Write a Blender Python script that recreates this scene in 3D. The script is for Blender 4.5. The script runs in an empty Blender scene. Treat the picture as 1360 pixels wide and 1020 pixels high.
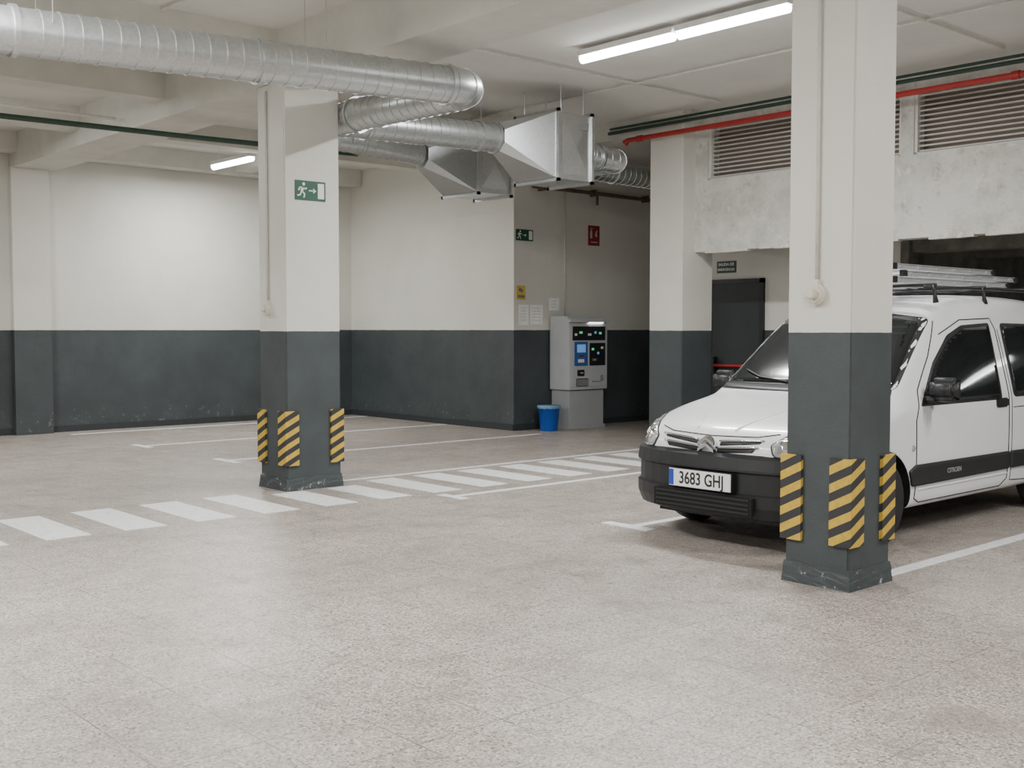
import bpy, bmesh, math, random
from mathutils import Vector, Matrix
from mathutils.bvhtree import BVHTree
random.seed(3)
scene = bpy.context.scene
COL = scene.collection

# ------------------------------------------------------------------ materials
def nt(name):
    m = bpy.data.materials.new(name); m.use_nodes = True
    n = m.node_tree; b = n.nodes['Principled BSDF']
    return m, n, b
def N(n, typ, **kw):
    x = n.nodes.new(typ)
    for k, v in kw.items():
        if k in ('operation','data_type','blend_type','noise_dimensions','feature','distance','interpolation_type','wave_type','clamp','mode'):
            setattr(x, k, v)
        else:
            x.inputs[k].default_value = v
    return x
def L(n, a, b): n.links.new(a, b)
def pos(n): return n.nodes.new('ShaderNodeNewGeometry').outputs['Position']
def noise(n, scale, detail=4, rough=.6, vec=None):
    t = N(n, 'ShaderNodeTexNoise', Scale=scale, Detail=detail, Roughness=rough)
    L(n, vec if vec else pos(n), t.inputs['Vector']); return t.outputs['Fac']
def ramp(n, fac, p0, p1, c0=(0,0,0,1), c1=(1,1,1,1)):
    r = n.nodes.new('ShaderNodeValToRGB')
    r.color_ramp.elements[0].position = p0; r.color_ramp.elements[1].position = p1
    r.color_ramp.elements[0].color = c0; r.color_ramp.elements[1].color = c1
    L(n, fac, r.inputs['Fac']); return r.outputs['Color']
def mix(n, fac, a, b, typ='MIX'):
    m = n.nodes.new('ShaderNodeMix'); m.data_type = 'RGBA'; m.blend_type = typ
    for v, i in ((fac, 0), (a, 6), (b, 7)):
        if isinstance(v, (int, float)): m.inputs[i].default_value = v
        elif isinstance(v, tuple): m.inputs[i].default_value = v if len(v) == 4 else v + (1,)
        else: L(n, v, m.inputs[i])
    return m.outputs[2]
def math_(n, op, a, b=0.0, c=None):
    m = n.nodes.new('ShaderNodeMath'); m.operation = op
    for v, i in ((a, 0), (b, 1), (c, 2)):
        if v is None: continue
        if isinstance(v, (int, float)): m.inputs[i].default_value = v
        else: L(n, v, m.inputs[i])
    return m.outputs[0]
def bump(n, b, h, strength=.2, dist=.01):
    x = N(n, 'ShaderNodeBump', Strength=strength, Distance=dist)
    L(n, h, x.inputs['Height']); L(n, x.outputs['Normal'], b.inputs['Normal'])
def simple(name, col, rough=.5, metal=0., var=.08, nscale=8., emit=0, coat=0., bumpv=0., spec=None):
    m, n, b = nt(name)
    f = noise(n, nscale)
    c0 = tuple(max(0, c*(1-var)) for c in col) + (1,)
    c1 = tuple(min(1, c*(1+var)) for c in col) + (1,)
    L(n, ramp(n, f, .3, .7, c0, c1), b.inputs['Base Color'])
    b.inputs['Roughness'].default_value = rough; b.inputs['Metallic'].default_value = metal
    if spec is not None: b.inputs['Specular IOR Level'].default_value = spec
    if coat: b.inputs['Coat Weight'].default_value = coat; b.inputs['Coat Roughness'].default_value = .05
    if emit:
        b.inputs['Emission Color'].default_value = tuple(col)+(1,); b.inputs['Emission Strength'].default_value = emit
    if bumpv: bump(n, b, noise(n, nscale*6), bumpv, .005)
    return m

CREAM = (.69, .672, .615); GREY = (.043, .052, .055)
def two_tone(name, line=1.485, baseflake=False):
    m, n, b = nt(name)
    p = pos(n); sep = n.nodes.new('ShaderNodeSeparateXYZ'); L(n, p, sep.inputs[0])
    z = sep.outputs['Z']
    wob = math_(n, 'MULTIPLY', math_(n, 'SUBTRACT', noise(n, 6), .5), .012)
    fac = math_(n, 'GREATER_THAN', math_(n, 'ADD', z, wob), line)
    cream = mix(n, ramp(n, noise(n, 1.3, 5), .35, .7), CREAM, tuple(c*.92 for c in CREAM))
    spk = ramp(n, noise(n, 20, 6, .7), .66, .72)
    cream = mix(n, math_(n, 'MULTIPLY', spk, .25), cream, (.45, .42, .36))
    grey = mix(n, ramp(n, noise(n, 2.2, 6), .35, .7), GREY, tuple(c*1.35 for c in GREY))
    low = math_(n, 'LESS_THAN', z, math_(n, 'MULTIPLY', noise(n, 9, 6, .7), .6 if not baseflake else .22))
    sc = math_(n, 'MULTIPLY', low, ramp(n, noise(n, 14, 8, .75), .58, .66))
    grey = mix(n, sc, grey, (.16, .17, .165) if not baseflake else (.50, .49, .47))
    L(n, mix(n, fac, grey, cream), b.inputs['Base Color'])
    b.inputs['Roughness'].default_value = .58
    bump(n, b, math_(n, 'ADD', noise(n, 5, 3), math_(n, 'MULTIPLY', noise(n, 90, 2), .25)), .4, .014)
    return m
M_wall = two_tone('wall_two_tone_paint')
M_pil = two_tone('pillar_two_tone_paint', 1.48, True)
M_ceil = simple('ceiling_cream_paint', (.68, .67, .63), .8, var=.05, nscale=1.5, bumpv=.1)
M_beam = simple('beam_cream_paint', (.62, .61, .56), .8, var=.08, nscale=2.5, bumpv=.2)
m, n, b = nt('patched_plaster'); M_lintel = m
c = mix(n, ramp(n, noise(n, 1.8, 9, .75), .44, .60), (.72, .70, .65), (.55, .54, .49))
c = mix(n, ramp(n, noise(n, 6, 10, .8), .56, .66), c, (.42, .41, .37))
c = mix(n, ramp(n, noise(n, 22, 8, .8), .62, .68), c, (.25, .24, .22))
c = mix(n, ramp(n, noise(n, 3.1, 10, .8), .58, .62), c, (.80, .785, .74))
L(n, c, b.inputs['Base Color']); b.inputs['Roughness'].default_value = .85
bump(n, b, noise(n, 6, 10, .75), .9, .04)
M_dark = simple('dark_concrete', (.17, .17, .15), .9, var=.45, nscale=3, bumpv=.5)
# floor
m, n, b = nt('terrazzo_floor'); M_floor = m
p = pos(n)
v = N(n, 'ShaderNodeTexVoronoi', Scale=115.); L(n, p, v.inputs['Vector'])
sp = n.nodes.new('ShaderNodeSeparateColor'); L(n, v.outputs['Color'], sp.inputs[0])
base = ramp(n, sp.outputs[0], 0., 1., (.29, .245, .212, 1), (.51, .45, .40, 1))
dk = math_(n, 'GREATER_THAN', sp.outputs[1], .87)
base = mix(n, math_(n, 'MULTIPLY', dk, .8), base, (.11, .095, .085))
lt = math_(n, 'GREATER_THAN', sp.outputs[2], .87)
base = mix(n, math_(n, 'MULTIPLY', lt, .6), base, (.72, .69, .65))
big = ramp(n, noise(n, .8, 8, .68), .36, .64)
base = mix(n, math_(n, 'MULTIPLY', big, .40), base, (.24, .205, .18))
st = ramp(n, noise(n, 3.2, 9, .74), .50, .66)
base = mix(n, math_(n, 'MULTIPLY', st, .34), base, (.18, .155, .138))
pale = ramp(n, noise(n, 5.3, 9, .75), .55, .68)
base = mix(n, math_(n, 'MULTIPLY', pale, .25), base, (.62, .585, .545))
sep = n.nodes.new('ShaderNodeSeparateXYZ'); L(n, p, sep.inputs[0])
def tile(axis):
    q = math_(n, 'DIVIDE', axis, .4); fr = math_(n, 'FRACT', q)
    d = math_(n, 'ABSOLUTE', math_(n, 'SUBTRACT', fr, .5))
    return math_(n, 'FLOOR', q), math_(n, 'GREATER_THAN', d, .492)
fx, jx = tile(sep.outputs['X']); fy_, jy = tile(sep.outputs['Y'])
cmb = n.nodes.new('ShaderNodeCombineXYZ'); L(n, fx, cmb.inputs[0]); L(n, fy_, cmb.inputs[1])
wn = n.nodes.new('ShaderNodeTexWhiteNoise'); L(n, cmb.outputs[0], wn.inputs['Vector'])
tone = ramp(n, wn.outputs['Value'], 0, 1, (.92, .917, .914, 1), (1.0, 1.0, 1.0, 1))
base = mix(n, 1.0, base, tone, 'MULTIPLY')
j = math_(n, 'MAXIMUM', jx, jy)
js = math_(n, 'MULTIPLY', j, ramp(n, noise(n, 1.7, 6, .7), .38, .62, (.12,.12,.12,1), (.85,.85,.85,1)))
base = mix(n, js, base, (.12, .102, .09))
dx = math_(n, 'SUBTRACT', sep.outputs['X'], 4.12); dy = math_(n, 'SUBTRACT', sep.outputs['Y'], 2.0)
dd = math_(n, 'SQRT', math_(n, 'ADD', math_(n, 'MULTIPLY', dx, dx), math_(n, 'MULTIPLY', dy, dy)))
dd = math_(n, 'ADD', dd, math_(n, 'MULTIPLY', noise(n, 8, 5), .25))
op = ramp(n, dd, .22, .31, (1,1,1,1), (0,0,0,1))
base = mix(n, math_(n, 'MULTIPLY', op, .5), base, (.20, .16, .14))
L(n, base, b.inputs['Base Color'])
L(n, math_(n, 'ADD', math_(n, 'MULTIPLY', noise(n, 4, 6), .4), .20), b.inputs['Roughness'])
bump(n, b, math_(n, 'SUBTRACT', noise(n, 60, 3), math_(n, 'MULTIPLY', j, .5)), .1, .003)

def lines_mat(name, col):
    m, n, b = nt(name)
    w = ramp(n, noise(n, 16, 9, .78), .50, .66)
    L(n, mix(n, math_(n, 'MULTIPLY', w, .6), col, (.44, .39, .35)), b.inputs['Base Color'])
    b.inputs['Roughness'].default_value = .5
    return m
M_line = lines_mat('road_paint_white', (.76, .77, .775))
m, n, b = nt('hazard_stripe_foam'); M_haz = m
sep = n.nodes.new('ShaderNodeSeparateXYZ'); L(n, pos(n), sep.inputs[0])
u = math_(n, 'SUBTRACT', sep.outputs['X'], sep.outputs['Y'])
f = math_(n, 'SUBTRACT', sep.outputs['Z'], math_(n, 'MULTIPLY', u, .5))
f = math_(n, 'FRACT', math_(n, 'DIVIDE', f, .105))
f = math_(n, 'GREATER_THAN', f, .5)
L(n, mix(n, f, (.03, .03, .032), mix(n, ramp(n, noise(n, 30, 6), .4, .75), (.60, .40, .05), (.44, .29, .045))), b.inputs['Base Color'])
b.inputs['Roughness'].default_value = .6
def galv(name, c=(.60, .625, .63), rough=.38):
    m, n, b = nt(name)
    v = N(n, 'ShaderNodeTexVoronoi', Scale=70.); L(n, pos(n), v.inputs['Vector'])
    sp = n.nodes.new('ShaderNodeSeparateColor'); L(n, v.outputs['Color'], sp.inputs[0])
    L(n, mix(n, sp.outputs[0], c, tuple(x*.88 for x in c)), b.inputs['Base Color'])
    b.inputs['Metallic'].default_value = .92
    L(n, math_(n, 'ADD', math_(n, 'MULTIPLY', noise(n, 2, 3), .14), rough-.1), b.inputs['Roughness'])
    return m
M_galv = galv('galvanised_steel')
M_alu = simple('aluminium', (.68, .69, .70), .38, .6)
M_slat = simple('louvre_slat', (.66, .65, .60), .55, .0)
M_void = simple('shaft_dark', (.19, .15, .125), .9)
M_red = simple('red_pipe_paint', (.36, .022, .02), .4)
M_green = simple('green_conduit', (.022, .055, .038), .5)
M_brown = simple('rusty_pipe', (.13, .09, .065), .6, .2, var=.3)
M_conduit = simple('pvc_conduit', (.60, .58, .53), .55)
M_box = simple('junction_cream', (.66, .62, .53), .5)
M_tube = simple('lamp_tube_glow', (.96, 1., .99), .5, emit=16, var=0)
M_fix = simple('lamp_housing', (.75, .75, .73), .4)
M_signg = simple('sign_green', (.012, .085, .05), .5)
M_signd = simple('sign_dark_green', (.012, .05, .037), .5)
M_signw = simple('sign_white', (.80, .82, .78), .5, var=.02)
M_signr = simple('sign_red', (.24, .018, .022), .5)
M_signp = simple('sign_pictogram_faded', (.55, .50, .48), .5)
M_signy = simple('sign_yellow', (.62, .48, .09), .5)
M_paper = simple('paper_white', (.86, .86, .84), .7)
M_ink = simple('ink_grey', (.2, .2, .2), .8)
M_mach = simple('machine_grey', (.52, .53, .545), .45, .1, var=.03)
M_machd = simple('machine_grey_low', (.41, .42, .43), .5, .1, var=.03)
M_black = simple('black_plastic', (.016, .017, .019), .45)
M_blue = simple('blue_panel', (.04, .12, .36), .4)
M_bin = simple('blue_bin_plastic', (.008, .085, .42), .4)
M_bag = simple('bin_bag', (.14, .28, .45), .5)
M_scr = simple('green_display', (.15, .8, .35), .4, emit=.4, var=0)
M_scb = simple('blue_display', (.2, .45, .9), .4, emit=.3, var=0)
M_door = simple('door_dark_grey', (.030, .035, .038), .6)
M_white = simple('car_white_paint', (.80, .81, .82), .28, coat=.6, var=.01, nscale=2)
M_glass = simple('tinted_glass', (.012, .014, .015), .05, var=.3, nscale=2, spec=.45)
M_rub = simple('tyre_rubber', (.018, .018, .018), .8)
M_trim = simple('bumper_plastic', (.016, .017, .019), .5, bumpv=.05)
M_gap = simple('panel_gap', (.03, .03, .03), .9)
M_chrome = simple('chrome', (.7, .7, .72), .12, 1.)
M_lamp = simple('headlamp_glass', (.42, .43, .44), .08, .35, var=.35, nscale=14, coat=1.)
M_plate = simple('plate_white', (.82, .82, .80), .4, var=.01)
M_blueeu = simple('plate_blue', (.02, .06, .4), .4)
M_amber = simple('amber_lens', (.45, .25, .10), .2, coat=.5)

# ------------------------------------------------------------------ helpers
def group(name, loc=(0,0,0)):
    e = bpy.data.objects.new(name, None); e.location = loc; e.empty_display_size = .2
    COL.objects.link(e); return e
def finish(name, bm, mat, parent=None, smooth=False, recalc=True):
    if recalc: bmesh.ops.recalc_face_normals(bm, faces=bm.faces)
    me = bpy.data.meshes.new(name); bm.to_mesh(me); bm.free()
    mats = mat if isinstance(mat, (list, tuple)) else [mat]
    for x in mats: me.materials.append(x)
    if smooth:
        for p in me.polygons: p.use_smooth = True
    o = bpy.data.objects.new(name, me); COL.objects.link(o)
    if parent:
        o.parent = parent; o.matrix_parent_inverse = Matrix.Translation(parent.location).inverted()
    return o
def addbox(bm, x0, x1, y0, y1, z0, z1, mi=0):
    vs = [bm.verts.new((x, y, z)) for x in (x0, x1) for y in (y0, y1) for z in (z0, z1)]
    for f in ((0,1,3,2), (4,6,7,5), (0,4,5,1), (2,3,7,6), (0,2,6,4), (1,5,7,3)):
        fc = bm.faces.new([vs[i] for i in f]); fc.material_index = mi
    return vs
def box(name, x0, x1, y0, y1, z0, z1, mat, parent=None, bevel=0.):
    bm = bmesh.new(); addbox(bm, x0, x1, y0, y1, z0, z1)
    if bevel: bmesh.ops.bevel(bm, geom=list(bm.edges), offset=bevel, segments=2, affect='EDGES')
    return finish(name, bm, mat, parent)
def ring_frames(pts):
    pts = [Vector(p) for p in pts]; fr = []; up = Vector((0, 0, 1))
    t0 = (pts[1]-pts[0]).normalized()
    if abs(t0.z) > .95: up = Vector((1, 0, 0))
    for i, p in enumerate(pts):
        a = pts[max(i-1, 0)]; c = pts[min(i+1, len(pts)-1)]
        t = (c-a).normalized(); s = t.cross(up).normalized(); up2 = s.cross(t).normalized(); up = up2
        fr.append((p, s, up2))
    return fr
def addsweep(bm, pts, r, seg=12, cap=True, mi=0):
    fr = ring_frames(pts); rings = []
    for i, (p, s, u) in enumerate(fr):
        rr = r[i] if isinstance(r, (list, tuple)) else r
        rings.append([bm.verts.new(p + s*math.cos(2*math.pi*k/seg)*rr + u*math.sin(2*math.pi*k/seg)*rr) for k in range(seg)])
    for a, c in zip(rings, rings[1:]):
        for k in range(seg):
            f = bm.faces.new((a[k], a[(k+1) % seg], c[(k+1) % seg], c[k])); f.material_index = mi
    if cap:
        for rg in (rings[0], rings[-1]):
            f = bm.faces.new(rg); f.material_index = mi
def sweep(name, pts, r, mat, parent=None, seg=12, smooth=True):
    bm = bmesh.new(); addsweep(bm, pts, r, seg); return finish(name, bm, mat, parent, smooth)
def path(pts, bend=.3, step=.05):
    pts = [Vector(p) for p in pts]; out = []; cur = pts[0]
    def line(a, b_):
        n_ = max(1, int((b_-a).length/step))
        for i in range(n_): out.append(a.lerp(b_, i/n_))
    for i in range(1, len(pts)-1):
        d0 = (pts[i-1]-pts[i]).normalized(); d1 = (pts[i+1]-pts[i]).normalized()
        a = pts[i]+d0*bend; c = pts[i]+d1*bend
        line(cur, a)
        for k in range(10):
            t = k/10; out.append(a*(1-t)**2 + pts[i]*2*t*(1-t) + c*t*t)
        cur = c
    line(cur, pts[-1]); out.append(pts[-1]); return out
def duct(name, pts, r, parent, bend=.3, cap=True, seams=True):
    """smooth spiral-wound tube, with the lock seam and the joint collars as separate raised bands"""
    P = path(pts, bend, .04)
    bm = bmesh.new(); addsweep(bm, P, r, 40, cap)
    fr = ring_frames(P)
    for i in range(1, len(P)-1):
        big_ = seams and i % 40 == 20
        if i % 3 == 0 or big_:
            p, s, u = fr[i]; t = s.cross(u).normalized()
            hw = .018 if big_ else .006; hr = r + (.016 if big_ else .006)
            addsweep(bm, [p-t*hw, p, p+t*hw], [hr, hr, hr], 40, True)
    for i, sg in ((0, 1), (-1, -1)):
        p, s, u = fr[i]; t = (P[1]-P[0]).normalized() if i == 0 else (P[-2]-P[-1]).normalized()
        addsweep(bm, [p-t*.002, p+t*.012, p+t*.024], [r+.02]*3, 40, True)
    o = finish(name, bm, M_galv, parent, True)
    md_ = o.modifiers.new('es', 'EDGE_SPLIT'); md_.split_angle = math.radians(40)
    return o
def text_mesh(name, s, size, mat, parent, mtx, ext=.001, align='CENTER', bold=0.):
    cu = bpy.data.curves.new(name, 'FONT'); cu.body = s; cu.size = size; cu.extrude = ext; cu.offset = bold
    cu.align_x = align; cu.align_y = 'CENTER'
    to = bpy.data.objects.new(name+'_t', cu); COL.objects.link(to)
    dg = bpy.context.evaluated_depsgraph_get(); dg.update()
    me = bpy.data.meshes.new_from_object(to.evaluated_get(dg)); bpy.data.objects.remove(to)
    me.transform(mtx); me.materials.clear(); me.materials.append(mat)
    o = bpy.data.objects.new(name, me); COL.objects.link(o)
    if parent:
        o.parent = parent; o.matrix_parent_inverse = Matrix.Translation(parent.location).inverted()
    return o
def frameY(x, y, z):
    return Matrix.Translation((x, y, z)) @ Matrix.Rotation(math.pi/2, 4, 'X')
def frameX(x, y, z):
    return Matrix.Translation((x, y, z)) @ Matrix.Rotation(-math.pi/2, 4, 'Z') @ Matrix.Rotation(math.pi/2, 4, 'X')

# ------------------------------------------------------------------ room shell
H = 4.22
XL, YS, YB, XE = -5., -6., 16.55, 18.
box('floor', XL-.2, XE+.2, YS-.2, YB+.2, -.2, 0, M_floor)
box('ceiling', XL-.2, XE+.2, YS-.2, YB+.2, H, H+.2, M_ceil)
box('wall_back', XL-.2, 11.04, YB, YB+.2, 0, H, M_wall)
box('wall_left', XL-.2, XL, YS, YB, 0, H, M_wall)
box('wall_front', XL-.2, XE+.2, YS-.2, YS, 0, H, M_wall)
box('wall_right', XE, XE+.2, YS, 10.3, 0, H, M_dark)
box('wall_machine', 11.0, 14.6, 12.29, YB+.2, 0, H, M_wall)
box('wall_passage', 14.5, 14.7, 10.3, 12.29, 0, H, M_wall)
box('wall_door', 12.5, 14.7, 7.0, 10.3, 0, H, M_wall)
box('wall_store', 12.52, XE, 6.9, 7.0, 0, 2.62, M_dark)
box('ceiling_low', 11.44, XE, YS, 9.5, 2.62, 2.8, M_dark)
bm = bmesh.new()
for x in (12.6, 14.2, 15.8): addbox(bm, x, x+.35, YS, 6.9, 2.42, 2.62)
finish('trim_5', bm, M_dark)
YG = [(6.3, 8.9), (3.4, 6.15), (.5, 3.25), (-2.4, .35), (-5.3, -2.55)]
bm = bmesh.new()
addbox(bm, 11.22, 11.44, YS, 9.2, 2.47, 3.36)
addbox(bm, 11.22, 11.44, YS, 9.2, 4.02, H)
edges = sorted([e for g in YG for e in g] + [YS, 9.2])
for a, c in zip(edges[::2], edges[1::2]): addbox(bm, 11.22, 11.44, a, c, 3.36, 4.02)
finish('wall_louvred', bm, M_lintel)
bm = bmesh.new(); y = YS
while y < 8.9:
    w_ = random.uniform(.05, .22)
    if random.random() < .6: addbox(bm, 11.215-random.uniform(0, .01), 11.3, y, y+w_, 2.47-random.uniform(.005, .03), 2.5)
    y += w_
finish('trim_6', bm, M_lintel)
box('trim_1', 11.44, 11.5, YS, 9.1, 2.8, H, M_void)
for i, (a, c) in enumerate(YG):
    g = group('window_%d' % (i+1), (11.3, (a+c)/2, 3.7))
    bm = bmesh.new()
    for k in range(12):
        z = 3.385 + k*.053
        vs = addbox(bm, 11.27, 11.28, a, c, z, z+.022)
        for v_ in vs:
            if v_.co.z > z+.015: v_.co.x += .02
    finish('slats', bm, M_slat, g)
    bm = bmesh.new()
    addbox(bm, 11.24, 11.31, a, a+.03, 3.36, 4.02); addbox(bm, 11.24, 11.31, c-.03, c, 3.36, 4.02)
    addbox(bm, 11.24, 11.31, a, c, 3.36, 3.375); addbox(bm, 11.24, 11.31, a, c, 4.005, 4.02)
    finish('frame', bm, M_slat, g)
box('trim_2', 5.3, 5.9, YS, YB, 3.76, H, M_beam)
box('trim_3', 11.0, 11.22, 9.0, 12.28, 4.0, H, M_beam)
bm = bmesh.new()
for y in (9.15, 11.5, 13.9, 16.2):
    addbox(bm, XL, 5.3, y, y+.32, 3.95, H)
for y in (11.5, 13.9, 16.2):
    addbox(bm, 5.9, 10.99, y, y+.32, 3.95, H)
for x in (2.2, -.9):
    addbox(bm, x, x+.3, 9.3, YB, 3.98, H)
addbox(bm, 8.6, 8.9, 11.6, YB, 3.98, H)
finish('trim_4', bm, M_beam)
box('wall_pilaster', 5.28, 5.80, YB-.14, YB, 0, 3.77, M_wall)
box('baseboard_back', XL, 11.0, YB-.02, YB, 0, .09, M_door)
box('baseboard_side', 10.98, 11.0, 12.29, YB, 0, .09, M_door)
box('baseboard_machine', 11.0, 14.5, 12.27, 12.29, 0, .09, M_door)

# floor markings
bm = bmesh.new()
x = 2.79 - .58*9
while x < 10.6:
    addbox(bm, x, x+.33, 8.1, 9.2 if not (5.0 < x < 6.0) else 9.0, 0, .003)
    x += .58
finish('crosswalk_marking', bm, M_line)
bm = bmesh.new()
addbox(bm, 6.1, 10.95, 9.32, 9.39, 0, .003)
addbox(bm, 6.2, 11.2, 7.77, 7.85, 0, .003); addbox(bm, 6.2, 6.3, 7.62, 7.98, 0, .0035)
addbox(bm, 6.04, 10.95, 11.63, 11.71, 0, .003); addbox(bm, 6.0, 6.1, 11.4, 11.95, 0, .0035)
addbox(bm, 5.95, 10.95, 13.81, 13.89, 0, .003); addbox(bm, 5.95, 6.05, 13.6, 14.1, 0, .0035)
addbox(bm, 5.9, 10.95, 16.0, 16.1, 0, .003)
addbox(bm, 6.3, 11.2, 5.66, 5.75, 0, .003); addbox(bm, 6.25, 6.36, 5.5, 5.98, 0, .0035)
addbox(bm, 6.15, 11.2, 3.5, 3.6, 0, .003)
for y in (1.4, -.8, -3.): addbox(bm, 6.3, 11.2, y, y+.1, 0, .003)
finish('parking_line_marking', bm, M_line)

# ------------------------------------------------------------------ pillars
def pillar(x0, x1, y0, y1, top, pads=True, plinth=.12, pz=(.255, .76)):
    g = group('concrete_pillar', ((x0+x1)/2, (y0+y1)/2, 0))
    bm = bmesh.new(); addbox(bm, x0, x1, y0, y1, 0, top)
    bmesh.ops.bevel(bm, geom=[e for e in bm.edges if abs(e.verts[0].co.z-e.verts[1].co.z) > 1], offset=.012, segments=3, affect='EDGES')
    finish('shaft', bm, M_pil, g)
    bm = bmesh.new(); vs = addbox(bm, x0-.016, x1+.016, y0-.016, y1+.016, 0, plinth)
    for v_ in vs:
        if v_.co.z > .01:
            v_.co.x += .011 if v_.co.x < (x0+x1)/2 else -.011
            v_.co.y += .011 if v_.co.y < (y0+y1)/2 else -.011
    bmesh.ops.subdivide_edges(bm, edges=list(bm.edges), cuts=6, use_grid_fill=True)
    for v_ in bm.verts:
        if v_.co.z > .001: v_.co += Vector((random.uniform(-.002, .002), random.uniform(-.002, .002), random.uniform(-.012, .008)))
    finish('plinth', bm, M_pil, g)
    if pads:
        t = .022; w = .12; z0, z1 = pz
        for i, (cx, cy, sx, sy) in enumerate(((x0, y0, -1, -1), (x1, y0, 1, -1), (x0, y1, -1, 1), (x1, y1, 1, 1))):
            ox, oy = cx+sx*t, cy+sy*t; ix, iy = cx, cy
            pl = [(ox, oy), (cx-sx*w, oy), (cx-sx*w, iy), (ix, iy), (ix, cy-sy*w), (ox, cy-sy*w)]
            bm = bmesh.new()
            a = [bm.verts.new((px, py, z0)) for px, py in pl]; c = [bm.verts.new((px, py, z1)) for px, py in pl]
            bm.faces.new(a); bm.faces.new(c)
            for j in range(6): bm.faces.new((a[j], a[(j+1) % 6], c[(j+1) % 6], c[j]))
            finish('corner_guard_%d' % i, bm, M_haz, g)
    return g
def pull_box(g, x, y, z, top):
    sweep('conduit', [(x-.012, y, z+.05), (x-.012, y, (z+top)/2), (x-.012, y, top)], .011, M_conduit, g, 8)
    bm = bmesh.new()
    addsweep(bm, [(x, y, z), (x-.03, y, z), (x-.032, y, z), (x-.045, y, z)], [.062, .062, .055, .05], 24)
    addsweep(bm, [(x-.045, y, z), (x-.075, y, z), (x-.085, y, z)], [.03, .03, .02], 16)
    addbox(bm, x-.035, x, y-.02, y+.02, z+.05, z+.085)
    addbox(bm, x-.03, x, y+.05, y+.08, z-.018, z+.018)
    finish('round_switch_box', bm, M_box, g, False)
p1 = pillar(5.65, 6.09, 3.45, 3.88, 3.755)
pull_box(p1, 5.65, 3.675, 1.70, 3.7)
p2 = pillar(5.31, 5.90, 9.07, 9.55, 3.755, pz=(.235, .74))
pull_box(p2, 5.31, 9.37, 1.69, 3.7)
p3 = pillar(10.97, 11.58, 9.1, 9.64, H, pads=False)
p4 = pillar(5.65, 6.09, -2.2, -1.75, 3.755)

# ------------------------------------------------------------------ signs
def flat(bm, pts, o, mi):
    vs = [bm.verts.new((o[0]+u, o[1], o[2]+v)) for u, v in pts]
    f = bm.faces.new(vs); f.material_index = mi
def limb(bm, a, c, w, o, mi):
    a = Vector(a); c = Vector(c); d = (c-a).normalized(); s = Vector((-d.y, d.x))*w/2
    flat(bm, [a+s, a-s, c-s, c+s], o, mi)
def exit_sign(x0, x1, z0, z1, y, parent=None):
    w = x1-x0; h = z1-z0
    bm = bmesh.new(); addbox(bm, x0, x1, y-.006, y, z0, z1, 0)
    o = (x0, y-.0075, z0); S = h
    P = lambda u, v: (u*S, v*S)
    flat(bm, [(w*.74, h*.12), (w*.95, h*.12), (w*.95, h*.9), (w*.74, h*.9)], o, 1)
    limb(bm, P(.80, .5), P(1.12, .5), .06*S, o, 1)
    flat(bm, [P(1.06, .36), P(1.24, .5), P(1.06, .64)], o, 1)
    c = P(.50, .82); flat(bm, [(c[0]+.085*S*math.cos(t), c[1]+.085*S*math.sin(t)) for t in [i*math.pi/6 for i in range(12)]], o, 1)
    limb(bm, P(.45, .70), P(.38, .42), .15*S, o, 1)
    for a, c in (((.45,.68),(.60,.56)), ((.60,.56),(.68,.64)), ((.42,.68),(.25,.62)), ((.25,.62),(.20,.48)),
                 ((.40,.44),(.56,.32)), ((.56,.32),(.50,.12)), ((.36,.44),(.30,.26)), ((.30,.26),(.12,.22))):
        limb(bm, P(*a), P(*c), .075*S, o, 1)
    return finish('emergency_exit_sign', bm, [M_signg, M_signw], parent, recalc=False)
exit_sign(5.42, 5.745, 2.69, 2.87, 9.07)
exit_sign(11.04, 11.38, 2.80, 2.965, 12.29)
bm = bmesh.new(); addbox(bm, 12.55, 12.80, 12.284, 12.29, 2.80, 3.11)
o = (12.55, 12.282, 2.80)
flat(bm, [(.04,.11),(.085,.11),(.085,.21),(.075,.235),(.05,.235),(.04,.21)], o, 1)
limb(bm, (.0625,.24), (.0625,.27), .018, o, 1); limb(bm, (.05,.265), (.10,.265), .01, o, 1)
flat(bm, [(.15,.14),(.20,.14),(.185,.20),(.21,.245),(.165,.22),(.15,.185)], o, 1)
flat(bm, [(.05,.045),(.20,.045),(.20,.06),(.05,.06)], o, 1)
finish('fire_extinguisher_sign', bm, [M_signr, M_signp], recalc=False)
bm = bmesh.new(); addbox(bm, 11.05, 11.23, 12.284, 12.29, 1.93, 2.14)
o = (11.05, 12.282, 1.93)
flat(bm, [(.04,.13),(.12,.11),(.13,.15),(.05,.18)], o, 1); flat(bm, [(.02,.03),(.16,.03),(.16,.07),(.02,.07)], o, 1)
finish('surveillance_sign', bm, [M_signy, M_ink], recalc=False)
bm = bmesh.new()
for (a, c, z0, z1) in ((11.10, 11.29, 1.56, 1.86), (11.33, 11.58, 1.57, 1.86), (11.72, 11.92, 1.78, 1.97)):
    addbox(bm, a, c, 12.284, 12.29, z0, z1, 0)
    z = z1-.05
    while z > z0+.04:
        flat(bm, [(0, 0), (c-a-.08, 0), (c-a-.08, .004), (0, .004)], (a+.03, 12.282, z), 1); z -= .045
finish('paper_notice', bm, [M_paper, M_ink], recalc=False)

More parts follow.
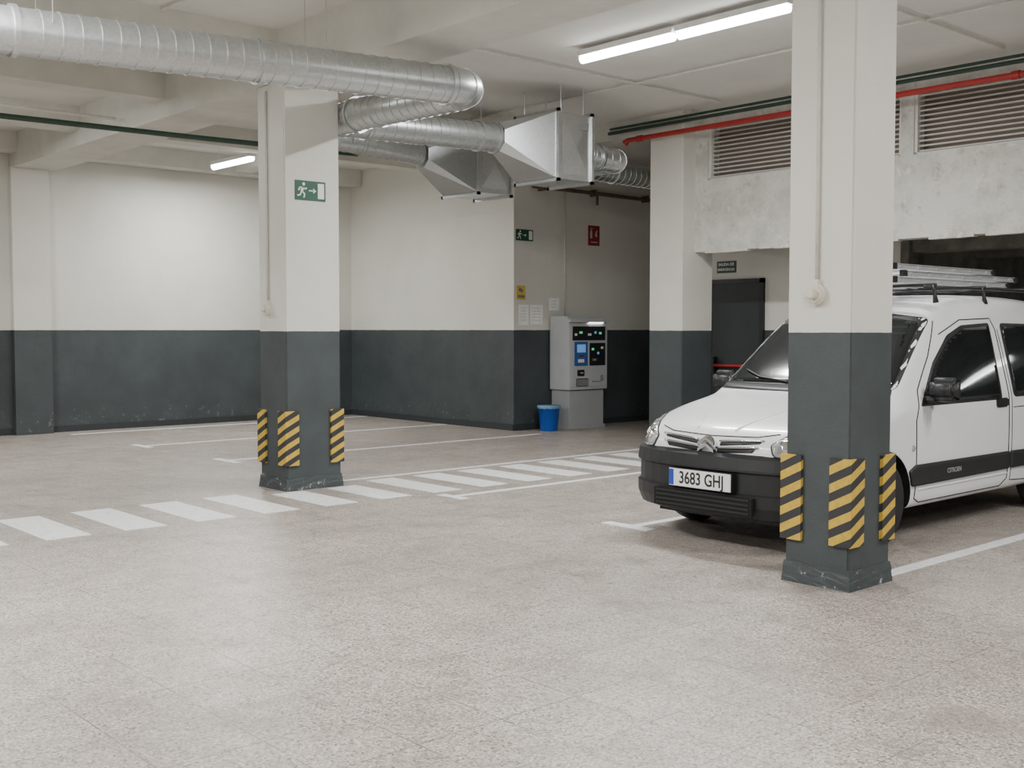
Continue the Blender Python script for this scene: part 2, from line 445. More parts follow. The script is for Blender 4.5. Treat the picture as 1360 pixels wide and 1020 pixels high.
# ------------------------------------------------------------------ payment machine
g = group('parking_payment_machine', (12.1, 12.05, 0))
bm = bmesh.new()
prof = [(11.84, .59), (11.84, 1.58), (11.87, 1.66), (11.90, 1.69), (12.26, 1.69), (12.26, .59)]
a = [bm.verts.new((11.70, y, z)) for y, z in prof]; c = [bm.verts.new((12.52, y, z)) for y, z in prof]
bm.faces.new(a); bm.faces.new(c)
for j in range(6): bm.faces.new((a[j], a[(j+1) % 6], c[(j+1) % 6], c[j]))
bmesh.ops.bevel(bm, geom=list(bm.edges), offset=.008, segments=2, affect='EDGES')
finish('cabinet', bm, M_mach, g)
box('pedestal', 11.74, 12.48, 11.88, 12.26, 0, .58, M_machd, g, .006)
box('pedestal_foot', 11.72, 12.50, 11.86, 12.26, 0, .05, M_machd, g, .004)
box('canopy', 11.69, 12.53, 11.80, 11.86, 1.60, 1.64, M_mach, g, .005)
box('lamp_strip', 12.10, 12.40, 11.81, 11.83, 1.592, 1.606, simple('strip_glow', (1,1,1), .5, emit=8), g)
fy = 11.84
box('door_panel', 11.74, 12.48, fy-.008, fy, .63, 1.57, M_mach, g, .004)
box('screen_row', 11.76, 12.46, fy-.014, fy-.004, 1.33, 1.54, M_black, g, .004)
box('ticket_panel', 11.80, 12.08, fy-.016, fy-.004, .95, 1.31, M_blue, g, .004)
box('payment_panel', 12.12, 12.46, fy-.016, fy-.004, .95, 1.29, M_black, g, .004)
box('instruction_label', 11.85, 12.03, fy-.018, fy-.01, 1.15, 1.27, M_scb, g)
box('white_label', 11.87, 12.0, fy-.018, fy-.01, 1.0, 1.05, M_signw, g)
box('red_label', 11.90, 11.99, fy-.018, fy-.01, 1.08, 1.11, M_signr, g)
for i, (xx, zz, w_, mm) in enumerate(((11.80, 1.40, .05, M_signw), (11.90, 1.43, .06, M_scr), (12.08, 1.40, .07, M_signw), (12.22, 1.43, .04, M_scb), (12.32, 1.42, .05, M_scr),
                                     (12.16, 1.18, .05, M_scr), (12.28, 1.12, .04, M_scb), (12.36, 1.20, .05, M_signw), (12.18, 1.02, .08, M_ink))):
    box('indicator_%d' % i, xx, xx+w_, fy-.02, fy-.012, zz, zz+.035, mm, g)
box('card_reader', 11.86, 12.0, fy-.03, fy, .80, .89, M_black, g, .006)
box('card_slot', 11.90, 11.97, fy-.034, fy-.02, .84, .85, M_signw, g)
box('change_tray', 11.84, 12.10, fy-.02, fy, .64, .76, M_ink, g, .01)
box('key_lock', 12.36, 12.42, fy-.02, fy, .72, .80, M_alu, g, .01)
for k in range(4): box('logo_bar_%d' % k, 12.18+k*.05, 12.21+k*.05, fy-.012, fy, .70, .715, M_blue, g)
# bin
g = group('waste_bin', (11.42, 11.98, 0))
bm = bmesh.new()
addsweep(bm, [(11.42, 11.98, z) for z in (0, .01, .33, .335, .36, .36, .33)], [.125, .13, .158, .17, .17, .155, .15], 32, cap=False)
bmesh.ops.holes_fill(bm, edges=[e for e in bm.edges if e.is_boundary], sides=64)
finish('bucket', bm, M_bin, g, True)
bm = bmesh.new()
addsweep(bm, [(11.42, 11.98, z) for z in (.33, .35, .372, .375, .33)], [.172, .176, .174, .158, .15], 32, cap=False)
for v_ in bm.verts: v_.co.z += random.uniform(-.006, .006)
finish('bin_liner', bm, M_bag, g, True)

# ------------------------------------------------------------------ door + emergency sign
g = group('door_1', (12.5, 9.39, 0))
box('leaf', 12.46, 12.5, 9.0, 9.80, .01, 2.12, M_door, g)
bm = bmesh.new(); addbox(bm, 12.45, 12.50, 8.94, 9.0, 0, 2.18); addbox(bm, 12.45, 12.50, 9.8, 9.86, 0, 2.18); addbox(bm, 12.45, 12.50, 8.94, 9.86, 2.12, 2.18)
finish('frame', bm, M_black, g)
M_bar = simple('panic_bar_red', (.42, .03, .03), .4)
sweep('panic_bar', [(12.40, 9.08, 1.0), (12.40, 9.4, 1.0), (12.40, 9.72, 1.0)], .02, M_bar, g, 8)
box('bar_end_1', 12.38, 12.47, 9.04, 9.10, .90, 1.12, M_black, g); box('bar_end_2', 12.38, 12.47, 9.70, 9.76, .90, 1.12, M_black, g)
g = group('emergency_exit_text_sign', (12.49, 9.55, 2.3))
box('plate', 12.49, 12.5, 9.42, 9.74, 2.27, 2.43, M_signd, g)
text_mesh('text_top', 'SALIDA DE', .055, M_signw, g, frameX(12.487, 9.58, 2.385), bold=.001)
text_mesh('text_bottom', 'EMERGENCIA', .048, M_signw, g, frameX(12.487, 9.58, 2.315), bold=.001)

# ------------------------------------------------------------------ pipes, conduits
bm = bmesh.new()
addsweep(bm, [(10.84, 9.95, 3.90), (10.84, 9.9, 3.93), (10.84, 5, 3.93), (10.84, YS+.05, 3.93)], [.045, .032, .032, .032])
for y in (9.7, 7.2, 4.9, 1.2): addsweep(bm, [(10.84, y-.04, 3.93), (10.84, y, 3.93), (10.84, y+.04, 3.93)], .042)
finish('red_fire_pipe', bm, M_red)
bm = bmesh.new()
addsweep(bm, [(10.9, 10.3, 4.07), (10.9, 5, 4.07), (10.9, YS+.05, 4.07)], .022, 8)
addsweep(bm, [(10.93, 10.3, 4.13), (10.93, 5, 4.13), (10.93, YS+.05, 4.13)], .016, 8)
finish('green_conduit', bm, M_green)
bm = bmesh.new()
addsweep(bm, path([(XL+.05, 11.25, 3.44), (5.6, 11.25, 3.54), (7.6, 11.28, 3.58)], .3, .5), .028, 8)
for x in (-3, 0, 3, 6.5): addsweep(bm, [(x, 11.25, 3.5), (x, 11.25, 3.7), (x, 11.25, 3.96)], .005, 5)
finish('green_conduit', bm, M_green)
bm = bmesh.new()
addsweep(bm, [(11.3, 12.2, 3.6), (12.5, 12.2, 3.6), (14.45, 12.2, 3.58)], .03, 10)
for x in (11.5, 12.6, 13.8): addbox(bm, x-.02, x+.02, 12.16, 12.288, 3.55, 3.65)
addsweep(bm, [(12.66, 12.2, 3.58), (12.66, 12.2, 3.5), (12.66, 12.2, 3.42)], .02, 8)
finish('rusty_pipe', bm, M_brown)
sweep('pvc_conduit', [(12.03, 12.275, 1.69), (12.03, 12.275, 2.6), (12.03, 12.275, 4.1)], .012, M_conduit, None, 8)
bm = bmesh.new()
for x in (6.35, 9.3, 4.2): addsweep(bm, [(x, YS+.05, H-.03), (x, 5, H-.03), (x, 11.4, H-.03)], .012, 6)
addsweep(bm, [(5.95, 5.0, H-.03), (8, 5, H-.03), (10.8, 5.0, H-.03)], .012, 6)
addsweep(bm, [(5.95, 8.4, H-.03), (8, 8.4, H-.03), (10.8, 8.4, H-.03)], .012, 6)
addsweep(bm, [(XL+.05, 12.7, 3.9), (1, 12.7, 3.9), (5.25, 12.7, 3.9)], .02, 6)
finish('ceiling_conduit', bm, M_conduit)

# ------------------------------------------------------------------ ducts
g = group('ventilation_duct', (5, 7.3, 3.5))
duct('main_run', [(-4.9, 7.6, 3.16), (2.3, 7.40, 3.36), (5.96, 7.12, 3.465), (6.03, 8.95, 3.52)], .148, g, .26)
bm = bmesh.new()
for x in (.5, 2.6, 4.6): 
    for s in (-.15, .15): addsweep(bm, [(x, 7.38+s, 3.42), (x, 7.38+s, 3.8), (x, 7.38+s, H)], .004, 5)
for (x, y) in ((5.9, 8.1), (6.2, 8.1)): addsweep(bm, [(x, y, 3.55), (x, y, 3.8), (x, y, H)], .005, 5)
finish('hanger_rods', bm, M_galv, g)
g = group('ventilation_duct', (7, 9.3, 3.5))
duct('cross_run', [(6.05, 8.98, 3.52), (6.05, 9.33, 3.52), (7, 9.35, 3.55), (8.08, 9.35, 3.58)], .148, g, .12)
g = group('ventilation_duct', (7.4, 10.9, 3.6))
duct('branch_run', [(6.55, 10.9, 3.66), (7.5, 10.9, 3.64), (8.22, 10.9, 3.60)], .128, g, .2)
bm = bmesh.new()
for y in (10.76, 11.04): addsweep(bm, [(7.2, y, 3.6), (7.2, y, 3.8), (7.2, y, H)], .005, 5)
finish('hanger_rods', bm, M_galv, g)
def air_unit(y, x0, h=.37, cz=3.54):
    g = group('ventilation_fan_unit', (x0+.8, y, cz))
    bm = bmesh.new()
    A = []
    r = .155; k_ = .42
    for cy, sz in ((1, k_), (k_, 1), (-k_, 1), (-1, k_), (-1, -k_), (-k_, -1), (k_, -1), (1, -k_)):
        A.append(bm.verts.new((x0, y+cy*r, 3.59+sz*r)))
    C = [bm.verts.new((x0+.62, y+a*.34, cz+c*h)) for a, c in ((1, 1), (-1, 1), (-1, -1), (1, -1))]
    for i in range(4):
        a0, a1 = A[2*i], A[2*i+1]
        bm.faces.new((a0, a1, C[i]))
        bm.faces.new((a1, A[(2*i+2) % 8], C[(i+1) % 4], C[i]))
    bm.faces.new(A[::-1])
    finish('hopper', bm, M_galv, g)
    bm = bmesh.new()
    addbox(bm, x0+.62, x0+1.15, y-.34, y+.34, cz-h, cz+h)
    for xx in (x0+.60, x0+1.13): 
        addbox(bm, xx, xx+.035, y-.37, y+.37, cz-h-.03, cz-h+.005); addbox(bm, xx, xx+.035, y-.37, y+.37, cz+h-.005, cz+h+.03)
        addbox(bm, xx, xx+.035, y-.37, y-.335, cz-h-.03, cz+h+.03); addbox(bm, xx, xx+.035, y+.335, y+.37, cz-h-.03, cz+h+.03)
    finish('fan_box', bm, M_galv, g)
    bm = bmesh.new()
    q = [bm.verts.new(p_) for p_ in ((x0+.68, y-.342, cz-h+.06), (x0+1.1, y-.342, cz-h+.06), (x0+1.1, y-.342, cz+h-.06), (x0+.68, y-.342, cz+h-.06))]
    m_ = bm.verts.new((x0+.89, y-.362, cz))
    for i in range(4): bm.faces.new((q[i], q[(i+1) % 4], m_))
    finish('side_panel', bm, M_galv, g)
    box('rating_label', x0+.98, x0+1.08, y-.366, y-.34, cz+.2, cz+.28, M_ink, g)
    duct('outlet', [(x0+1.16, y, cz+.01), (x0+1.4, y, cz), (x0+1.58, y, cz-.01)], .15, g, .08, seams=False)
    bm = bmesh.new()
    for xx in (x0+.7, x0+1.05):
        for yy in (y-.3, y+.3): addsweep(bm, [(xx, yy, cz+h), (xx, yy, 4.05), (xx, yy, H)], .008, 6)
    finish('hangers', bm, M_galv, g)
    return g
air_unit(9.35, 8.1)
air_unit(10.9, 8.25)
g = group('exhaust_elbow_duct', (10, 9.9, 3.5))
duct('elbow', [(9.70, 9.35, 3.53), (10.15, 9.37, 3.53), (10.25, 10.1, 3.60), (10.7, 10.7, 3.66), (13.5, 10.9, 3.66)], .14, g, .24)

# ------------------------------------------------------------------ lamps
def lamp(x, y, z, n_=2, power=110, name='fluorescent_light'):
    L_ = 1.18*n_ + .03*(n_-1)
    g = group(name, (x, y, z))
    for i in range(n_):
        y0 = y - L_/2 + i*1.21
        box('housing_%d' % i, x-.05, x+.05, y0, y0+1.18, z-.02, z+.03, M_fix, g)
        sweep('tube_%d' % i, [(x, y0+.02, z-.045), (x, y0+.6, z-.045), (x, y0+1.16, z-.045)], .045, M_tube, g, 12)
        if 3.5 < z < 4.1:
            for yy in (y0+.2, y0+.98): sweep('chain_%d' % i, [(x, yy, z+.03), (x, yy, (z+H)/2), (x, yy, H-.002)], .004, M_fix, g, 5)
    ld = bpy.data.lights.new('area_lamp', 'AREA'); ld.shape = 'RECTANGLE'; ld.size = .1; ld.size_y = L_-.1
    ld.energy = power; ld.color = (.99, 1., .99)
    lo = bpy.data.objects.new('light_source', ld); lo.location = (x, y, z-.095); COL.objects.link(lo)
    lo.parent = g; lo.matrix_parent_inverse = Matrix.Translation(g.location).inverted()
PW = 196
lamp(7.82, 6.57, 4.15, 2, PW*1.15)
lamp(7.82, 14.8, 3.93, 1, PW*.75)
lamp(7.82, .6, 4.15, 2, PW*.9)
lamp(2.7, 12.9, 4.1, 2, PW*1.15)
lamp(1.9, 6.2, 3.98, 2, PW*1.3)
lamp(2.3, .8, 4.15, 2, PW*.85)
lamp(-2.6, 6.4, 4.15, 2, PW)
lamp(-2.6, -1.5, 4.15, 2, PW)
lamp(4.5, -3.5, 4.15, 2, PW*.8)
lamp(15.2, 1.0, 2.57, 1, PW*.08)

# ------------------------------------------------------------------ VAN (local: x back, y centreline, z up)
VX, VY = 6.13, 4.845
van = group('white_van', (VX, VY, 0))
def V(p): return Vector((p[0]+VX, p[1]+VY, p[2]))
ST = [ # x, zb, zt, wb, belt, wt, shoulder
 (.00,.26,.70,.42,.60,.38,.05),(.04,.24,.765,.56,.63,.52,.055),(.12,.22,.825,.70,.66,.64,.06),(.28,.21,.885,.805,.72,.73,.07),
 (.55,.21,.955,.842,.80,.76,.07),(.85,.21,1.005,.848,.86,.77,.07),(1.02,.21,1.035,.85,.90,.775,.07),(1.12,.21,1.10,.85,.94,.77,.09),
 (1.45,.21,1.375,.85,.985,.735,.12),(1.75,.21,1.60,.85,1.0,.70,.13),(1.92,.21,1.69,.85,1.0,.68,.12),(2.15,.21,1.745,.85,1.0,.67,.11),
 (2.6,.21,1.785,.85,1.0,.66,.10),(3.2,.21,1.79,.85,1.0,.66,.10),(3.8,.22,1.77,.845,1.0,.65,.10),(4.02,.24,1.72,.83,1.0,.64,.12),(4.09,.28,1.62,.80,1.0,.62,.12)]
def section(s):
    x, zb, zt, wb, belt, wt, sh = s
    return [(x,0,zb),(x,wb*.6,zb),(x,wb-.05,zb),(x,wb,zb+.06),(x,wb+.006,.5*(zb+belt)),(x,wb-.004,belt-.04),(x,wb-.012,belt),
            (x,wt,zt-sh),(x,wt-.07,zt-.03),(x,wt*.55,zt-.004),(x,0,zt+.004)]
bm = bmesh.new(); rings = []
for s in ST:
    half = section(s)
    ring = [bm.verts.new(V(p)) for p in half] + [bm.verts.new(V((p[0], -p[1], p[2]))) for p in half[-2:0:-1]]
    rings.append(ring)
for a, c in zip(rings, rings[1:]):
    for k in range(len(a)): bm.faces.new((a[k], a[(k+1) % len(a)], c[(k+1) % len(a)], c[k]))
bm.faces.new(rings[0]); bm.faces.new(rings[-1])
body = finish('body_shell', bm, M_white, van, True)
md = body.modifiers.new('ss', 'SUBSURF'); md.levels = 3; md.render_levels = 3
dg = bpy.context.evaluated_depsgraph_get(); dg.update()
me = bpy.data.meshes.new_from_object(body.evaluated_get(dg))
body.modifiers.clear(); body.data = me
BV = BVHTree.FromPolygons([v_.co[:] for v_ in me.vertices], [tuple(p.vertices) for p in me.polygons])
WX = (.84, 3.53)
for i, wx in enumerate(WX):
    for s in (-1, 1):
        bm = bmesh.new()
        addsweep(bm, [V((wx, s*.58, .30)), V((wx, s*.75, .30)), V((wx, s*1.05, .30))], .365, 40)
        cut = finish('cut', bm, M_black)
        mo = body.modifiers.new('b', 'BOOLEAN'); mo.operation = 'DIFFERENCE'; mo.object = cut; mo.solver = 'EXACT'
dg = bpy.context.evaluated_depsgraph_get(); dg.update()
me2 = bpy.data.meshes.new_from_object(body.evaluated_get(dg)); body.modifiers.clear(); body.data = me2
me2.materials.clear(); me2.materials.append(M_white); me2.materials.append(M_black)
for p in me2.polygons:
    c = p.center; lx, ly = c.x-VX, c.y-VY; inside = False
    for wx in WX:
        d = math.hypot(lx-wx, c.z-.30)
        if abs(d-.365) < .012 and abs(p.normal.y) < .3: inside = True
        if d < .36 and abs(abs(ly)-.58) < .01: inside = True
    p.material_index = 1 if (inside or c.z < .225) else 0
for o_ in [o_ for o_ in bpy.data.objects if o_.name.startswith('cut')]: bpy.data.objects.remove(o_)

def rnd(poly, r=.03, n_=5):
    out = []; P = [Vector(p) for p in poly]
    for i, p in enumerate(P):
        a = (P[i-1]-p); c = (P[(i+1) % len(P)]-p)
        ra = min(r, a.length*.45, c.length*.45)
        a = p+a.normalized()*ra; c = p+c.normalized()*ra
        for k in range(n_+1):
            t = k/n_; out.append(a*(1-t)**2+p*2*t*(1-t)+c*t*t)
    return out
def panel(name, poly, O, U, Vv, D, mat, off=.004, step=.03, thick=.006):
    O, U, Vv, D = Vector(O), Vector(U), Vector(Vv), Vector(D).normalized()
    us = [p[0] for p in poly]; vs = [p[1] for p in poly]
    u0, u1, v0, v1 = min(us), max(us), min(vs), max(vs)
    nu = max(2, int((u1-u0)/step)); nv = max(2, int((v1-v0)/step))
    bm = bmesh.new()
    G = [[bm.verts.new((u0+(u1-u0)*i/nu, v0+(v1-v0)*j/nv, 0)) for j in range(nv+1)] for i in range(nu+1)]
    for i in range(nu):
        for j in range(nv): bm.faces.new((G[i][j], G[i+1][j], G[i+1][j+1], G[i][j+1]))
    area = sum(poly[i-1][0]*poly[i][1]-poly[i][0]*poly[i-1][1] for i in range(len(poly)))
    for i in range(len(poly)):
        a = Vector((poly[i-1][0], poly[i-1][1], 0)); c = Vector((poly[i][0], poly[i][1], 0))
        d = c-a
        if d.length < 1e-5: continue
        nrm = Vector((d.y, -d.x, 0)) * (1 if area > 0 else -1)
        bmesh.ops.bisect_plane(bm, geom=bm.verts[:]+bm.edges[:]+bm.faces[:], plane_co=a, plane_no=nrm, clear_outer=True, dist=1e-6)
    bad = []
    for v_ in bm.verts:
        w = O+U*v_.co.x+Vv*v_.co.y
        hit, nr, idx, dist = BV.ray_cast(V(w-D*3), D)
        if hit is None: bad.append(v_); continue
        v_.co = hit - D*off
    if bad: bmesh.ops.delete(bm, geom=bad, context='VERTS')
    for f in bm.faces: f.normal_update()
    if bm.faces and sum(f.normal.dot(D)*f.calc_area() for f in bm.faces) > 0: bmesh.ops.reverse_faces(bm, faces=bm.faces[:])
    o = finish(name, bm, mat, van, True, recalc=False)
    s = o.modifiers.new('s', 'SOLIDIFY'); s.thickness = thick; s.offset = -1
    return o
def side_panel(name, poly, mat, **kw):
    panel(name+'_near', poly, (0,0,0), (1,0,0), (0,0,1), (0,1,0), mat, **kw)
    panel(name+'_far', poly, (0,0,0), (1,0,0), (0,0,1), (0,-1,0), mat, **kw)
def front_panel(name, poly, mat, **kw): return panel(name, poly, (0,0,0), (0,1,0), (0,0,1), (1,0,0), mat, **kw)
def line_on(name, pts, D, mat, r=.004, step=.03, off=0.):
    D = Vector(D).normalized(); out = []
    for a, c in zip(pts, pts[1:]):
        a = Vector(a); c = Vector(c); n_ = max(1, int((c-a).length/step))
        for i in range(n_): out.append(a.lerp(c, i/n_))
    out.append(Vector(pts[-1])); P = []
    for w in out:
        hit, nr, idx, dist = BV.ray_cast(V(w-D*3), D)
        if hit: P.append(hit-D*off)
    if len(P) > 2: sweep(name, P, r, mat, van, 6)
def side_line(name, pts, mat, **kw):
    P = [(x, 0, z) for x, z in pts]
    line_on(name+'_near', P, (0,1,0), mat, **kw); line_on(name+'_far', P, (0,-1,0), mat, **kw)

ws = rnd([(-.715,1.09),(.715,1.09),(.60,1.555),(.3,1.60),(-.3,1.60),(-.60,1.555)], .05)
ws2 = rnd([(-.745,1.06),(.745,1.06),(.635,1.585),(.3,1.625),(-.3,1.625),(-.635,1.585)], .05)
front_panel('windscreen_seal', ws2, M_black, off=.002)
front_panel('windscreen', ws, M_glass, off=.006)
side_panel('front_window_seal', rnd([(1.34,.95),(1.66,1.26),(1.95,1.455),(2.2,1.53),(2.66,1.55),(2.60,.95)], .03), M_black, off=.003)
side_panel('front_window', rnd([(1.39,.975),(1.68,1.24),(1.96,1.425),(2.2,1.503),(2.63,1.523),(2.57,.975)], .03), M_glass, off=.007)
side_panel('rear_window_seal', rnd([(2.80,.96),(2.84,1.55),(3.58,1.54),(3.60,.96)], .06), M_black, off=.003)
side_panel('rear_window', rnd([(2.83,.985),(2.87,1.525),(3.56,1.52),(3.57,.985)], .05), M_glass, off=.007)
side_panel('side_moulding', rnd([(1.20,.39),(1.16,.50),(1.25,.54),(2.70,.535),(2.70,.40)], .015), M_trim, off=.018, thick=.02)
side_panel('rear_moulding', rnd([(2.74,.40),(2.74,.535),(3.14,.53),(3.17,.40)], .015), M_trim, off=.018, thick=.02)
text_mesh('side_badge', 'CITROEN', .05, M_alu, van, frameY(VX+1.78, VY-.878, .465), .001)
side_line('door_gap', [(1.84,1.56),(1.62,1.30),(1.36,1.06),(1.27,.85),(1.26,.30),(1.34,.265),(2.60,.265),(2.70,.32),(2.72,.95),(2.74,1.50),(2.70,1.585),(2.2,1.57),(1.84,1.46)], M_gap, r=.005)
side_line('sliding_door_gap', [(2.78,1.50),(2.76,.30),(3.1,.28)], M_gap)
side_line('rail_groove', [(2.8,.88),(4.0,.88)], M_gap)
side_line('sill_crease', [(1.3,.36),(2.7,.36)], M_white, r=.008)
line_on('bonnet_gap_near', [(.22,-.68,0),(.55,-.735,0),(1.0,-.75,0)], (0,0,-1), M_gap, r=.005)
line_on('bonnet_gap_far', [(.22,.68,0),(.55,.735,0),(1.0,.75,0)], (0,0,-1), M_gap, r=.005)
line_on('bonnet_front_gap', [(0,-.50,.80),(0,-.36,.775),(0,0,.765),(0,.36,.775),(0,.50,.80)], (1,0,0), M_gap, r=.005)
for s in (-1, 1):
    line_on('bonnet_crease_%d' % (s+1), [(.10,s*.16,0),(.5,s*.34,0),(.95,s*.46,0)], (0,0,-1), M_white, r=.014, off=-.006)
bm = bmesh.new()
for s in (-1, 1):
    addbox(bm, VX+2.50, VX+2.68, VY+s*.845-.022, VY+s*.845+.022, .89, .96)
bmesh.ops.bevel(bm, geom=list(bm.edges), offset=.01, segments=2, affect='EDGES')
finish('door_handle', bm, M_black, van)
bm = bmesh.new()
for s in (-1, 1): addsweep(bm, [V((1.22, s*.845, .66)), V((1.22, s*.858, .66)), V((1.22, s*.866, .66))], [.022,.022,.012], 14)
finish('wing_repeater', bm, M_lamp, van)
# bumper
bm = bmesh.new()
plan = [(-.862,.48),(-.858,.36),(-.82,.22),(-.72,.10),(-.55,.01),(-.3,-.045),(0,-.06),(.3,-.045),(.55,.01),(.72,.10),(.82,.22),(.858,.36),(.862,.48)]
prof = [(-.16,.655),(-.03,.66),(0,.635),(.012,.56),(.012,.545),(-.008,.535),(-.008,.40),(.012,.39),(.01,.31),(-.02,.235),(-.10,.21),(-.16,.21)]
PL = []
for i in range(len(plan)-1):
    for t in (0, .5): PL.append(Vector(plan[i]).lerp(Vector(plan[i+1]), t))
PL.append(Vector(plan[-1]))
for _ in range(2):
    PL = [PL[0]] + [PL[i]*.5+PL[i-1]*.25+PL[i+1]*.25 for i in range(1, len(PL)-1)] + [PL[-1]]
R_ = []
for i, p in enumerate(PL):
    t = (PL[min(i+1, len(PL)-1)]-PL[max(i-1, 0)]).normalized(); nrm = Vector((t.y, -t.x))
    R_.append([bm.verts.new(V((p.y+nrm.y*o_, p.x+nrm.x*o_, z))) for o_, z in prof])
for a, c in zip(R_, R_[1:]):
    for k in range(len(prof)-1): bm.faces.new((a[k], a[k+1], c[k+1], c[k]))
bm.faces.new(R_[0]); bm.faces.new(R_[-1])
finish('front_bumper', bm, M_trim, van)
bm = bmesh.new()
for z in (.27, .30, .33, .36): addbox(bm, VX-.078, VX-.04, VY-.40, VY+.40, z, z+.012)
finish('air_intake_slats', bm, M_trim, van)
box('air_intake', VX-.0725, VX-.04, VY-.42, VY+.42, .26, .38, simple('intake_void', (.006,.006,.006), .9), van)
box('plate_backing', VX-.088, VX-.03, VY-.27, VY+.27, .405, .535, M_black, van)
box('number_plate', VX-.095, VX-.087, VY-.265, VY+.265, .41, .53, M_plate, van, .002)
box('plate_eu_band', VX-.0962, VX-.09, VY+.222, VY+.262, .415, .525, M_blueeu, van)
text_mesh('plate_text', '3683 GHJ', .118, M_black, van, frameX(VX-.0955, VY-.018, .468) @ Matrix.Scale(.82, 4, (1,0,0)), .001, bold=.002)
# grille
for s in (-1, 1):
    front_panel('grille_slot_upper_%d' % (s+1), rnd([(s*.09,.705),(s*.40,.735),(s*.42,.757),(s*.10,.742)], .006), M_black, off=.005, step=.015)
    front_panel('grille_slot_lower_%d' % (s+1), rnd([(s*.07,.655),(s*.36,.675),(s*.39,.712),(s*.08,.69)], .006), M_black, off=.005, step=.015)
    line_on('grille_bar_upper_%d' % (s+1), [(0, s*.43, .757), (0, s*.22, .747), (0, s*.09, .737)], (1,0,0), M_chrome, r=.008, off=.012)
    line_on('grille_bar_lower_%d' % (s+1), [(0, s*.40, .712), (0, s*.22, .700), (0, s*.07, .690)], (1,0,0), M_chrome, r=.008, off=.012)
for k, z in enumerate((.672, .716)):
    bm = bmesh.new()
    for s in (-1, 1):
        q = [(0, z+.05), (0, z+.026), (s*.068, z-.016), (s*.068, z+.006)]
        a = [bm.verts.new(V((-.03, y, zz))) for y, zz in q]; c = [bm.verts.new(V((.03, y, zz))) for y, zz in q]
        bm.faces.new((a[0],a[1],a[2],a[3])); bm.faces.new((c[0],c[1],c[2],c[3]))
        for j in range(4): bm.faces.new((a[j], a[(j+1) % 4], c[(j+1) % 4], c[j]))
    finish('chevron_badge_%d' % k, bm, M_chrome, van)
# headlights
for s in (-1, 1):
    D = Vector((.82, -s*.57, 0)).normalized()
    U = Vector((-D.y, D.x, 0)) if s > 0 else Vector((D.y, -D.x, 0))
    O = Vector((.15, s*.62, 0))
    poly = [(-.15,.66),(-.17,.735),(-.05,.80),(.08,.845),(.20,.87),(.19,.76),(.12,.675),(-.02,.65)]
    poly2 = [(a*1.05, .76+(c_-.76)*1.06) for a, c_ in poly]
    Z = Vector((0, 0, 1))
    panel('headlamp_seal_%d' % (s+1), rnd(poly2, .03), O, U, Z, D, M_gap, off=.004, step=.02)
    panel('headlamp_%d' % (s+1), rnd(poly, .03), O, U, Z, D, M_lamp, off=.012, step=.02)
    for nm, cu_, cv, r_, mm in (('reflector', .05, .755, .058, M_chrome), ('low_beam', -.07, .735, .042, M_chrome), ('bulb', .05, .755, .022, M_signw), ('indicator', .14, .80, .03, M_amber)):
        cc = [(cu_+r_*math.cos(t), cv+r_*math.sin(t)) for t in [i*math.pi/10 for i in range(20)]]
        panel('headlamp_%s_%d' % (nm, s+1), cc, O, U, Z, D, mm, off=.015 if nm != 'bulb' else .018, step=.02)
# mirrors
for s in (-1, 1):
    bm = bmesh.new(); my = .965
    addbox(bm, VX+1.38, VX+1.49, VY+s*my-.115, VY+s*my+.115, .975, 1.165)
    for v_ in bm.verts:
        if v_.co.x < VX+1.42: v_.co.z = 1.07+(v_.co.z-1.07)*.75; v_.co.y = VY+s*my+(v_.co.y-VY-s*my)*.85
    bmesh.ops.bevel(bm, geom=list(bm.edges), offset=.035, segments=4, affect='EDGES')
    addbox(bm, VX+1.41, VX+1.52, min(VY+s*.80, VY+s*.90), max(VY+s*.80, VY+s*.90), .965, 1.02)
    finish('door_mirror_%d' % (s+1), bm, M_black, van, True)
    box('mirror_glass_%d' % (s+1), VX+1.487, VX+1.494, VY+s*my-.085, VY+s*my+.085, .995, 1.145, M_chrome, van)
line_on('wiper_1', [(0,-.55,1.10),(0,-.1,1.14),(0,.05,1.16)], (1,0,0), M_black, r=.007, off=.02)
line_on('wiper_2', [(0,.1,1.10),(0,.4,1.13),(0,.58,1.18)], (1,0,0), M_black, r=.007, off=.02)
front_panel('cowl_panel', rnd([(-.74,1.035),(.74,1.035),(.72,1.075),(-.72,1.075)], .01), M_black, off=.006)
# wheels
for wx in WX:
    for s in (-1, 1):
        bm = bmesh.new(); c0 = s*.66
        ys = [0, .0, .02, .06, .14, .17, .18, .18]; rs = [.2, .27, .298, .305, .305, .295, .27, .2]
        addsweep(bm, [V((wx, c0+s*(y+.001*i), .305)) for i, y in enumerate(ys)], rs, 48)
        finish('tyre', bm, M_rub, van, True)
        bm = bmesh.new()
        addsweep(bm, [V((wx, c0+s*y, .305)) for y in (.10, .17, .175, .188, .192)], [.2, .2, .185, .1, .05], 32)
        finish('hubcap', bm, M_alu, van, True)
box('chassis', VX+.2, VX+3.9, VY-.6, VY+.6, .17, .28, M_black, van)
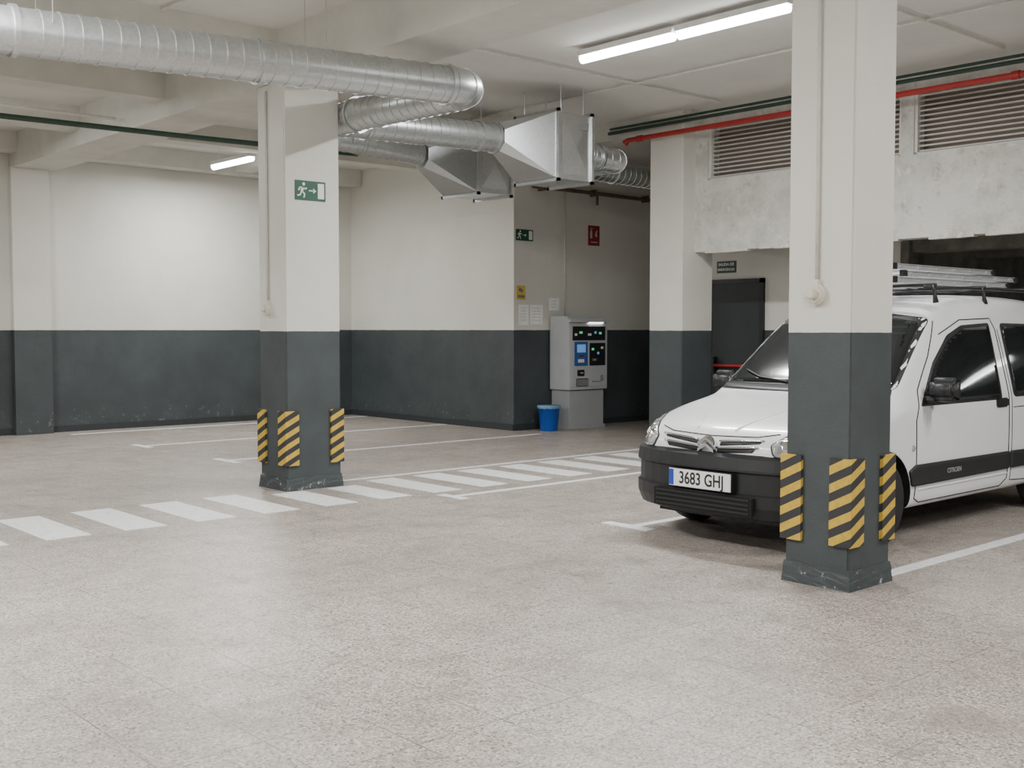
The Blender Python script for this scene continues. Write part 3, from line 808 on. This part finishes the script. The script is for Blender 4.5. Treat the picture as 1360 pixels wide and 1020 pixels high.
# roof rack + ladders
for i, x in enumerate((1.95, 2.75, 3.55)):
    sweep('rack_bar_%d' % i, [V((x, -.62, 1.835)), V((x, 0, 1.835)), V((x, .62, 1.835))], .013, M_black, van, 8)
    for s in (-1, 1):
        bm = bmesh.new(); addsweep(bm, [V((x, s*.62, 1.70)), V((x, s*.61, 1.76)), V((x, s*.60, 1.835))], [.024,.014,.014], 8)
        finish('rack_foot', bm, M_black, van, True)
for s in (-1, 1):
    sweep('rack_rail_%d' % (s+1), [V((1.85, s*.58, 1.82)), V((2.7, s*.58, 1.825)), V((3.75, s*.58, 1.82))], .011, M_black, van, 8)
lad = group('aluminium_ladder', (VX+3, VY, 1.9))
def ladder(y, x0, x1, z, w=.36, hh=.040):
    bm = bmesh.new()
    for s in (-1, 1):
        yy = VY+y+s*w/2
        addbox(bm, VX+x0, VX+x1, yy-.003, yy+.003, z, z+hh)
        addbox(bm, VX+x0, VX+x1, yy-.014, yy+.014, z, z+.005); addbox(bm, VX+x0, VX+x1, yy-.014, yy+.014, z+hh-.005, z+hh)
        addbox(bm, VX+x1-.02, VX+x1+.04, yy-.017, yy+.017, z-.004, z+hh+.004, 1)
        addbox(bm, VX+x0-.04, VX+x0+.02, yy-.017, yy+.017, z-.004, z+hh+.004, 1)
    x = x0+.10
    while x < x1-.05:
        addsweep(bm, [V((x, y-w/2-.014, z+hh/2)), V((x, y, z+hh/2)), V((x, y+w/2+.014, z+hh/2))], .014, 8); x += .28
    finish('ladder_section', bm, [M_alu, M_black], lad)
ladder(-.26, 1.6, 3.45, 1.852, .42); ladder(-.26, 1.8, 3.66, 1.905, .36); ladder(-.26, 1.7, 3.30, 1.958, .30)
ladder(.26, 1.75, 3.9, 1.852, .42); ladder(.26, 2.0, 3.7, 1.905, .34)

# ------------------------------------------------------------------ world + camera
w = bpy.data.worlds.new('world'); scene.world = w; w.use_nodes = True
w.node_tree.nodes['Background'].inputs[0].default_value = (.8, .85, .9, 1); w.node_tree.nodes['Background'].inputs[1].default_value = .3
cam = bpy.data.cameras.new('camera'); co = bpy.data.objects.new('camera', cam); COL.objects.link(co)
cam.sensor_width = 36; cam.lens = 1490/1360*36; cam.clip_end = 200
yaw = math.atan2(1670, 1490); pitch = math.atan2(73, 1490)
fwd = Vector((math.cos(yaw)*math.cos(pitch), math.sin(yaw)*math.cos(pitch), -math.sin(pitch)))
co.location = (0, 0, 1.5); co.rotation_euler = fwd.to_track_quat('-Z', 'Y').to_euler()
scene.camera = co
print('DONE')
